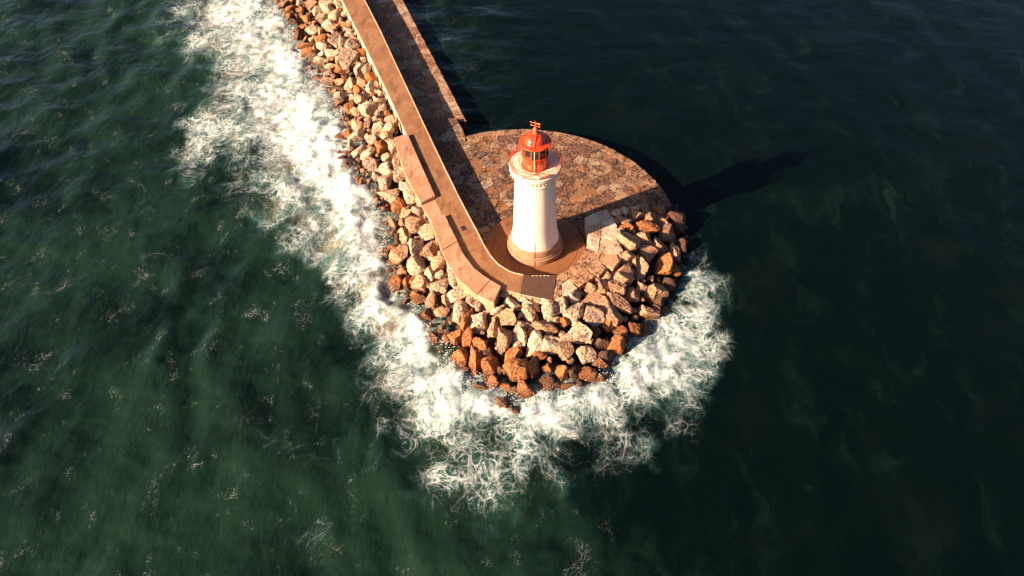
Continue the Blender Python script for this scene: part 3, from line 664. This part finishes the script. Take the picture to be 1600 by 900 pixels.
dome = [(2.04, 21.70), (2.08, 21.78), (2.04, 21.86), (1.50, 21.98), (1.46, 22.08)]
dome += [(1.42*math.cos(a), 22.08+0.98*math.sin(a)) for a in np.linspace(0.05, 1.36, 12)]
roof = autosmooth(lpart(MB().lathe(dome, 64), 'dome_roof', M['red']), 28)
fin = autosmooth(lpart(MB().lathe([(.34, 22.95), (.30, 23.2), (.20, 23.26), (.24, 23.32)]+[(.34*math.cos(a), 23.62+.32*math.sin(a)) for a in np.linspace(-1.0, 1.3, 12)]+[(.10, 24.05), (.05, 24.1)], 32), 'finial', M['redfade'], roof), 40)
vane = lpart(MB().tube([(0, 0, 23.9), (0, 0, 24.9)], .045, 8), 'weather_vane', M['redfade'], roof)
va = math.radians(-24)
mb = MB()
for z, l, a in ((24.62, .62, va), (24.2, .55, va+math.pi/2), (24.2, .55, va)):
    d = np.array([math.cos(a), math.sin(a), 0])
    mb.tube([-d*l+[0, 0, z], d*l+[0, 0, z]], .032, 6)
    for s_ in (-1, 1):
        c = d*l*s_; mb.box((c[0], c[1], z), (.16, .07, .15), a)
d = np.array([math.cos(va), math.sin(va), 0]); mb.box((*(d*.45)[:2], 24.62), (.4, .05, .2), va)
lpart(mb, 'vane_arms', M['redfade'], roof)
# ladder over the dome
def dpt(a, s_, off, dr=.08):
    """point on the dome at azimuth a, climb s_ in 0..1, shifted sideways by off"""
    e_ = s_*1.30; r = (1.42+dr)*math.cos(e_); z = 22.08+(0.98+dr)*math.sin(e_)
    return (r*math.cos(a)-off*math.sin(a), r*math.sin(a)+off*math.cos(a), z)
mb = MB(); la = math.radians(-103)
for o_ in (-.26, .26): mb.tube([(1.95*math.cos(la)-o_*math.sin(la), 1.95*math.sin(la)+o_*math.cos(la), 21.95)]+[dpt(la, s_, o_) for s_ in np.linspace(0, 1, 9)], .035, 5)
for s_ in np.linspace(.02, .98, 9): mb.tube([dpt(la, s_, -.26), dpt(la, s_, .26)], .028, 5)
lpart(mb, 'ladder', M['iron'], roof)
lpart(MB().tube([(-.1, -1.84, 18.08), (-.1, -1.84, 21.75)], .055, 6), 'downpipe', M['cream'])
bx = lpart(MB().box((.18, -3.34, 18.75), (.5, .28, .62)), 'lamp_box', M['cream']); lpart(MB().box((.18, -3.34, 19.1), (.6, .38, .08)), 'lid', M['redfade'], bx)
lpart(MB().tube([(-.06, -4.08, 2.62), (-.06, -4.08, 3.45), (-.06, -3.84, 3.62), (-.06, -3.70, 3.88), (-.06, -3.63, 4.7), (-.06, -3.46, 5.0), (-.06, -3.19, 6.4)], .03, 5), 'lightning_conductor', M['iron'])

# ------------------------------------------------------------------ breakwater core under the boulders
lo, hi = MOUND[:, :2].min(0), MOUND[:, :2].max(0)
ax, ay = np.arange(lo[0], hi[0]+.8, .8), np.arange(lo[1], hi[1]+.8, .8)
mx, my = np.meshgrid(ax, ay); GP = np.stack([mx.ravel(), my.ravel()], 1); gz, gin, gdw, gdt = mound_z(GP)
ok = (gin | (gdt < 3.0) | (gdw < 1.2))
gz = gz-1.7+0.35*fbm(np.c_[GP*.7, 0*gz], 3)
idx = -np.ones(len(GP), int); idx[ok] = np.arange(ok.sum()); W_ = len(ax); fs = []
for j in range(len(ay)-1):
    for i in range(W_-1):
        k = j*W_+i; q_ = (k, k+1, k+W_+1, k+W_)
        if all(ok[r] for r in q_): fs.append(tuple(idx[r] for r in q_))
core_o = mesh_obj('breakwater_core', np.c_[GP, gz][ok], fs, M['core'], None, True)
tag(core_o, 'rubble bed under the breakwater boulders, gap shade in its colour', kind='structure')

# ------------------------------------------------------------------ boulders
def ico(sub):
    bm = bmesh.new(); bmesh.ops.create_icosphere(bm, subdivisions=sub, radius=1.0)
    v = np.array([x.co[:] for x in bm.verts]); f = np.array([[x.index for x in y.verts] for y in bm.faces]); bm.free(); return v, f
ICO = {s_: ico(s_) for s_ in (2, 3, 4, 5)}
def boulder_verts(sub, rg, rough=1.0):
    v = ICO[sub][0].copy()
    n = rg.normal(size=(rg.integers(7, 11), 3)); n /= np.linalg.norm(n, axis=1)[:, None]
    d = rg.uniform(.36, .74, len(n))
    for a, b in zip(n, d):
        k = v@a-b; v = v-np.outer(np.maximum(k, 0), a)
    o = rg.uniform(0, 200, 3)
    L = np.linalg.norm(v, axis=1)[:, None]; u = v/np.maximum(L, 1e-6)
    disp = .035*fbm(v*1.6+o, 2)+.05*fbm(v*4.5+o+7, 3)*rough
    rid = 1-np.abs(fbm(v*2.4+o+3, 2)); disp = disp-.10*rough*np.clip(rid-.82, 0, 1)/.18*.5
    v = v+u*disp[:, None]
    return v/np.percentile(np.abs(v), 99.0, axis=0)
def fast_mesh(name, v, f, mat):
    m_ = bpy.data.meshes.new(name); m_.vertices.add(len(v)); m_.vertices.foreach_set('co', v.astype(np.float32).ravel())
    m_.loops.add(f.size); m_.loops.foreach_set('vertex_index', f.astype(np.int32).ravel()); m_.polygons.add(len(f))
    m_.polygons.foreach_set('loop_start', np.arange(0, f.size, 3, dtype=np.int32)); m_.polygons.foreach_set('use_smooth', np.ones(len(f), bool))
    m_.update(calc_edges=True); m_.materials.append(mat); return m_

TILES = {
 (420, 0): """85 15 45 25 0 t;175 55 60 40 -20 t;250 15 45 30 -20 o;120 108 32 28 20 o;225 115 75 40 -45 o;250 205 55 45 -30 o;365 40 65 50 20 t;485 75 75 55 -30 t;360 125 40 40 0 o;445 225 75 50 55 o;560 150 70 50 -20 p;300 265 60 35 10 d;395 310 42 48 0 o;690 100 80 55 10 p;620 30 50 35 0 t;720 20 60 30 0 p;800 30 45 35 20 t;825 90 40 28 10 p;620 230 80 65 -40 p;790 185 75 75 0 p;880 165 25 45 60 p;700 315 75 70 -20 p;785 310 30 45 50 t;510 365 80 65 -20 t;605 360 38 48 30 t;340 435 58 90 0 d;440 450 45 30 -20 o;510 455 35 30 -40 p;605 460 80 45 -22 o;760 470 80 85 20 p;885 280 40 35 0 o;940 270 35 40 0 p;930 340 45 30 30 p;930 405 60 35 10 p;860 500 40 75 10 p;975 525 65 65 30 p;1010 455 40 28 40 p;1075 610 45 55 40 o;440 530 95 45 -10 o;440 640 75 90 50 o;525 610 40 75 -20 t;640 560 70 45 20 p;620 640 35 35 0 p;735 620 65 55 -20 t;815 700 42 85 0 t;955 690 95 115 -20 p;600 720 85 50 -10 p;480 820 60 55 0 p;800 600 30 25 0 p;700 420 30 25 0 p;1110 690 30 30 0 p""",
 (480, 100): """40 65 50 45 0 p;120 190 80 65 20 t;270 40 60 40 0 p;240 120 70 50 0 p;250 215 70 55 0 p;380 60 65 40 0 o;420 130 50 45 0 o;390 215 55 40 10 t;500 20 60 30 0 o;595 60 55 70 60 p;690 65 45 65 -10 p;745 155 60 50 50 o;505 240 75 65 -20 t;640 195 70 65 20 t;600 300 55 55 -40 o;755 290 55 75 -20 p;820 245 25 45 0 t;850 340 35 35 0 p;650 395 85 65 -35 p;525 385 40 35 -40 t;260 310 60 40 0 o;340 330 60 35 0 t;375 280 45 28 0 d;410 370 80 45 -10 p;370 450 75 30 -25 o;250 480 35 35 -45 d;335 530 45 40 -30 o;505 500 65 75 -30 o;570 575 60 55 20 t;740 535 100 85 -25 p;820 420 50 40 20 p;830 600 40 45 -20 t;620 495 28 28 0 p;555 445 20 22 0 p;885 520 50 50 30 p;945 580 35 30 20 o;590 715 75 65 30 t;500 650 30 50 0 d;710 690 30 90 10 t;760 650 60 30 -25 t;815 755 85 70 -20 p;950 655 70 55 20 p;965 760 60 70 0 t;900 850 55 45 0 p;1040 700 25 50 -20 t;440 850 80 40 -30 o;600 840 100 60 -5 p;760 860 70 35 -20 t""",
 (500, 200): """275 105 90 50 -20 o;590 140 80 45 -35 p;770 95 60 60 0 t;735 225 55 80 0 o;855 215 45 75 -15 p;370 210 50 60 0 t;440 290 110 45 -35 p;590 285 110 50 -35 t;790 335 70 42 -5 p;890 400 45 95 5 p;770 465 65 85 15 p;625 430 100 70 20 t;945 550 85 85 0 p;780 620 90 85 -30 p;85 345 38 38 0 o;190 385 30 28 0 d;265 350 50 40 0 d;310 440 35 35 0 o;70 500 45 30 -35 d;110 600 60 45 30 o;480 630 45 35 -50 o;520 785 45 28 20 o;665 560 45 50 0 p;835 790 115 85 -10 p;980 690 75 55 10 p;1040 800 95 90 -30 p;700 700 25 30 0 d;410 410 20 20 0 d""",
 (580, 300): """300 185 90 85 -20 o;415 250 70 70 20 t;540 235 75 50 20 p;150 195 45 40 0 o;80 150 30 45 0 d;265 365 50 85 -20 t;165 365 30 30 0 d;375 375 42 50 0 t;545 385 130 85 0 t;675 490 80 100 -30 p;380 535 60 100 -20 t;250 485 35 35 0 d;300 580 40 80 0 d;520 640 70 115 5 t;715 710 85 95 0 t;340 735 110 90 -40 t;150 720 55 60 -30 d;240 665 45 40 0 o;810 720 25 40 0 t""",
 (600, 400): """395 115 100 110 0 t;560 20 65 30 0 p;660 95 85 85 -20 t;215 180 50 60 0 t;540 200 70 85 10 t;660 225 50 50 0 p;145 330 85 115 20 o;265 300 40 65 20 o;335 300 30 60 20 o;420 340 85 95 -30 t;640 365 110 80 -10 p;790 260 60 115 -15 p;470 240 30 30 0 t;395 505 90 65 10 o;260 540 55 65 0 d;560 515 75 90 -10 t;665 650 80 55 10 t;830 440 125 85 -15 t;740 545 70 70 20 t;485 690 85 65 40 o;870 680 85 130 20 t;975 750 55 150 12 o;1015 510 55 80 10 p;1110 570 55 60 -30 p;1110 760 105 125 35 p;710 765 18 18 0 p""",
 (660, 460): """125 510 85 95 -10 o;280 510 45 75 -15 o;400 530 85 85 -20 o;545 520 65 115 0 o;700 580 95 55 15 o;215 670 35 35 0 d;410 770 110 120 0 o;625 750 90 150 15 o;790 840 90 90 -10 o;830 390 60 100 -10 t;940 525 85 130 5 t;1025 740 130 80 -30 o;780 690 60 50 0 d;240 430 60 20 0 d""",
 (760, 440): """240 155 70 36 0 t;440 200 105 36 10 p;655 220 105 40 5 p;330 270 105 60 25 p;130 320 90 45 -30 p;230 420 130 90 -15 t;535 290 95 50 20 p;720 355 95 100 0 p;525 400 105 90 25 p;395 400 42 40 0 p;415 510 115 55 25 t;360 640 90 125 -30 p;860 260 75 85 -20 p;1050 190 90 75 -10 p;1020 340 105 90 10 t;905 460 55 60 0 o;840 370 25 30 0 p;805 450 50 45 30 p;720 540 150 85 0 t;1060 480 75 45 15 p;550 740 100 145 25 t;780 730 135 110 -30 p;1050 620 145 115 10 p;350 745 50 40 0 p;620 870 70 40 0 o;905 820 100 95 -20 t;880 620 35 35 0 t;590 510 25 25 0 p""",
 (690, 540): """870 330 150 140 -20 o;1060 270 70 115 -5 o;1145 130 60 55 0 o;630 460 85 95 -10 o;455 510 95 60 35 d;690 690 95 100 -25 d;880 770 90 60 40 d;990 545 145 105 5 o;750 490 50 40 0 o;165 345 60 30 0 d;275 365 35 28 0 d;730 310 25 25 0 o""",
 (840, 520): """560 270 105 95 0 p;110 405 55 55 0 o;85 590 95 100 0 d;300 480 75 105 10 o;420 500 60 90 0 d;235 625 38 32 0 d;360 640 75 45 0 o;480 600 40 40 0 d;610 460 105 105 0 o;740 375 85 50 30 o;730 160 90 80 0 d;930 180 95 125 15 o;740 540 90 60 -20 d;800 280 80 60 0 d;130 680 40 20 0 d;220 690 35 22 0 d""",
 (920, 310): """345 165 75 50 0 p;430 160 45 55 0 p;530 130 70 30 0 p;555 215 85 70 -10 b;670 150 95 60 20 b;700 230 85 60 15 b;805 135 85 55 20 o;420 270 90 60 10 b;425 345 85 50 15 o;310 270 35 45 40 b;535 395 30 32 0 p;660 360 150 90 18 o;455 495 120 110 20 t;655 500 120 85 0 b;855 290 85 70 10 b;820 215 50 25 0 b;775 320 40 40 0 b;925 450 110 90 50 b;800 560 80 110 10 b;990 220 110 80 20 d;1050 350 100 70 0 d;680 655 95 85 15 b;470 700 95 70 -20 b;890 590 40 45 0 b;1000 650 65 120 -5 b;850 800 110 140 20 o;1015 850 80 75 30 o;440 835 105 70 0 b;555 760 50 70 30 b;640 830 70 110 15 b;365 375 40 35 0 b;1090 580 60 90 0 d""",
 (900, 410): """345 185 60 80 25 t;575 200 145 75 8 b;285 340 90 105 -10 b;465 320 85 105 5 b;235 200 28 30 0 b;140 310 90 65 -30 t;175 490 125 100 0 b;495 490 150 70 40 b;640 400 95 85 0 b;755 280 60 55 0 b;905 360 140 95 10 b;400 580 105 150 -30 b;180 640 130 120 -20 t;830 590 120 80 5 b;1050 590 55 60 0 d;1090 260 65 80 0 d;370 745 80 60 -30 o;485 810 100 65 10 o;690 800 95 130 -15 o;930 555 50 50 0 d;820 820 60 60 0 d;980 470 60 60 0 d;240 840 70 70 0 d""",
}
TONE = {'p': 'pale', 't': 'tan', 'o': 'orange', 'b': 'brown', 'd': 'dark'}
rows = []
for (ox, oy), s_ in TILES.items():
    for e_ in s_.split(';'):
        x, y, a, b, g, tn = e_.split(); tn = 'p' if tn == 't' and (len(rows)*7) % 10 < 3 else tn; rows.append((ox+float(x)/7.5, oy+float(y)/7.5, float(a)/7.5, float(b)/7.5, math.radians(float(g)), tn))
def zone(x, y):
    if x > 940 and y < 402: return 'on the apron beside the platform'
    if x > 935: return 'on the right shoulder of the head'
    if x > 872: return 'below the stone rim'
    if x > 800 and y > 450: return 'below the dark walkway patch'
    if y > 470 and x > 690: return 'below the parapet tip'
    if y > 400: return 'beside the curved parapet'
    if y > 335: return 'beside the parapet gap'
    if y > 214: return 'beside the straight parapet'
    if y > 120: return 'beyond the straight parapet'
    if y > 60: return 'along the straight walkway'
    return 'by the upper picture edge'
recs = []; BP, BR = [], []
for i, (x, y, a, b, g, tn) in enumerate(rows):
    z = 1.5
    for _ in range(12):
        P = at(x, y, z); mz, ins, dw, dt = mound_z(P[None, :2]); z = 0.6*z+0.4*max(float(mz[0]), -0.15)
    P = at(x, y, z); k = float((P-CAM)@FWD)/FPX
    grow = 1.30 if tn == 'b' else 1.23; am, bm_ = a*k*grow, b*k*grow
    r_ = math.sqrt(am*bm_)
    u = RGT*math.cos(g)-UPV*math.sin(g); w = RGT*math.sin(g)+UPV*math.cos(g)
    c_ = min(max(r_*RNG.uniform(.8, 1.0), .5*max(am, bm_)), max(am, bm_))
    rg = np.random.default_rng(1000+i)
    v = boulder_verts(5 if a*b > 110 else 4, rg, .75 if tn == 'b' else 1.0)
    Vw = np.outer(v[:, 0], u)*am+np.outer(v[:, 1], w)*bm_+np.outer(v[:, 2], FWD)*c_
    ctr = P+FWD*r_*.10
    base = Vw[:, 2].min()
    m_ = fast_mesh('boulder', Vw-[0, 0, base], ICO[5 if a*b > 110 else 4][1], M[TONE[tn]])
    o = bpy.data.objects.new('boulder', m_); C.objects.link(o); o.location = (ctr[0], ctr[1], ctr[2]+base)
    tt = float(dw[0]/(dw[0]+dt[0]+1e-6))
    row = 'awash in the foam' if not ins[0] and dt[0] < dw[0] else ('against the wall' if tt < .27 else 'mid-slope' if tt < .68 else 'at the waterline')
    recs.append((o, x, y, a*b, TONE[tn], row, zone(x, y))); BP.append(ctr); BR.append(r_)
WORD = {'pale': 'pale', 'tan': 'tan', 'orange': 'orange', 'brown': 'brown', 'dark': 'dark wet'}  # dark boulders: partly wet stone, partly shade painted into the tone
by = {}
for r in recs: by.setdefault(r[4:], []).append(r)
ORD = ['leftmost', 'second', 'third', 'fourth', 'fifth', 'sixth', 'seventh', 'eighth', 'ninth', 'tenth', 'eleventh', 'twelfth', 'thirteenth', 'fourteenth', 'fifteenth', 'sixteenth']
for (tone, row, zn), L in by.items():
    L.sort(key=lambda r: r[1])
    for j, r in enumerate(L):
        size = 'big ' if r[3] > 150 else 'small ' if r[3] < 26 else ''
        if len(L) == 1: lab = f'{size}{WORD[tone]} boulder {row} {zn}'
        else: lab = f'{ORD[j] if j == 0 else ORD[j]+" from left"} {WORD[tone]} boulder {row} {zn}'
        tag(r[0], lab, 'boulder', 'armour boulders of the breakwater')

# ------------------------------------------------------------------ rubble wedged between the boulders, and the mound running on out of view
rg = np.random.default_rng(77); RV, RF, MI, off = [], [], [], 0
def put(P, r, sq, sub=2, mi=0):
    global off
    v = boulder_verts(sub, rg)*r*np.array([1, rg.uniform(.7, 1), sq]); a = rg.uniform(0, 6.28); ca, sa = math.cos(a), math.sin(a)
    v = np.c_[v[:, 0]*ca-v[:, 1]*sa, v[:, 0]*sa+v[:, 1]*ca, v[:, 2]]+P
    RV.append(v); RF.append(ICO[sub][1]+off); off += len(v); MI.extend([mi]*len(ICO[sub][1]))
ytop = at(480, 0, 2.0)[1]
cand = rg.uniform(lo, hi, (5200, 2)); cz, cin, cdw, cdt = mound_z(cand); sel = cin & (cdw > .3) & (cand[:, 1] < ytop)
for p_, z in zip(cand[sel], cz[sel]): put(np.array([*p_, z-rg.uniform(.9, 1.5)]), rg.uniform(.35, .8), .8)  # dark stone here so the crevices look shaded
BPa, BRa = np.array(BP), np.array(BR); gaps, gr = [], []
cand = rg.uniform(lo, hi, (26000, 2)); cz, cin, cdw, cdt = mound_z(cand); sel = cin & (cdw > .35) & (cdt > .3) & (cand[:, 1] < ytop)
for p_, z in zip(cand[sel], cz[sel]):
    r_ = rg.uniform(.28, .75)
    if len(gaps) > 520: break
    if np.any(np.hypot(BPa[:, 0]-p_[0], BPa[:, 1]-p_[1]) < BRa*.78+r_*.62): continue
    if gaps and np.any(np.hypot(*(np.array(gaps)-p_).T) < (np.array(gr)+r_)*.72): continue
    gaps.append(p_); gr.append(r_); put(np.array([*p_, z-.12-.25*r_]), r_, .85, 3, int(rg.choice([1, 1, 2, 3] if z > 1.6 else [2, 3, 3])))
print('gap stones', len(gaps))
cand = rg.uniform(lo, hi, (9000, 2)); cz, cin, cdw, cdt = mound_z(cand); sel = cin & (cdw > .8) & (cand[:, 1] > ytop+.6)
kept = []
for p_, z in zip(cand[sel], cz[sel]):
    if all(np.hypot(*(p_-q_)) > 1.7 for q_ in kept): kept.append(p_); put(np.array([*p_, z-.2]), rg.uniform(.95, 1.5), .8, 2, 2)
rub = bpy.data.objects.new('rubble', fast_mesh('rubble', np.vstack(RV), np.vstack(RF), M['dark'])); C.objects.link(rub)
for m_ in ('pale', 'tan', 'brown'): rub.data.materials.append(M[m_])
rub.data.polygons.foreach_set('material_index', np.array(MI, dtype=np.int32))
tag(rub, 'small broken stones wedged in the gaps between the boulders', 'rubble', kind='stuff')
# ------------------------------------------------------------------ spray thrown up along the waterline of the weather side
rg = np.random.default_rng(5); v8 = np.array([(1, 0, 0), (-1, 0, 0), (0, 1, 0), (0, -1, 0), (0, 0, 1), (0, 0, -1)], float)
f8 = np.array([(0, 2, 4), (2, 1, 4), (1, 3, 4), (3, 0, 4), (2, 0, 5), (1, 2, 5), (3, 1, 5), (0, 3, 5)])
SV, SF, off = [], [], 0
seg = TL[2:]; ln = np.hypot(*np.diff(seg[:, :2], axis=0).T)
for burst in range(150):
    k = rg.choice(len(seg)-6, p=ln[:len(seg)-6]/ln[:len(seg)-6].sum()); c0 = seg[k]+(seg[k+1]-seg[k])*rg.uniform()
    cx = c0[:2]+rg.normal(0, 1.1, 2); hgt = rg.uniform(.3, 1.7)
    for _ in range(rg.integers(8, 34)):
        h_ = hgt*rg.beta(1.2, 2.2); pp = np.array([*(cx+rg.normal(0, .25+.45*h_, 2)), .25+h_]); r_ = rg.uniform(.02, .075)
        SV.append(v8*r_*rg.uniform(.7, 1.4, 3)+pp); SF.append(f8+off); off += 6
t = NT('spray_water'); M['spray'] = t.done((0.75, 0.80, 0.82), 0.5)
spray = bpy.data.objects.new('spray', fast_mesh('spray', np.vstack(SV), np.vstack(SF), M['spray'])); C.objects.link(spray)
tag(spray, 'white spray drops flying over the waterline boulders', 'spray', kind='stuff')
print('boulders', len(recs))
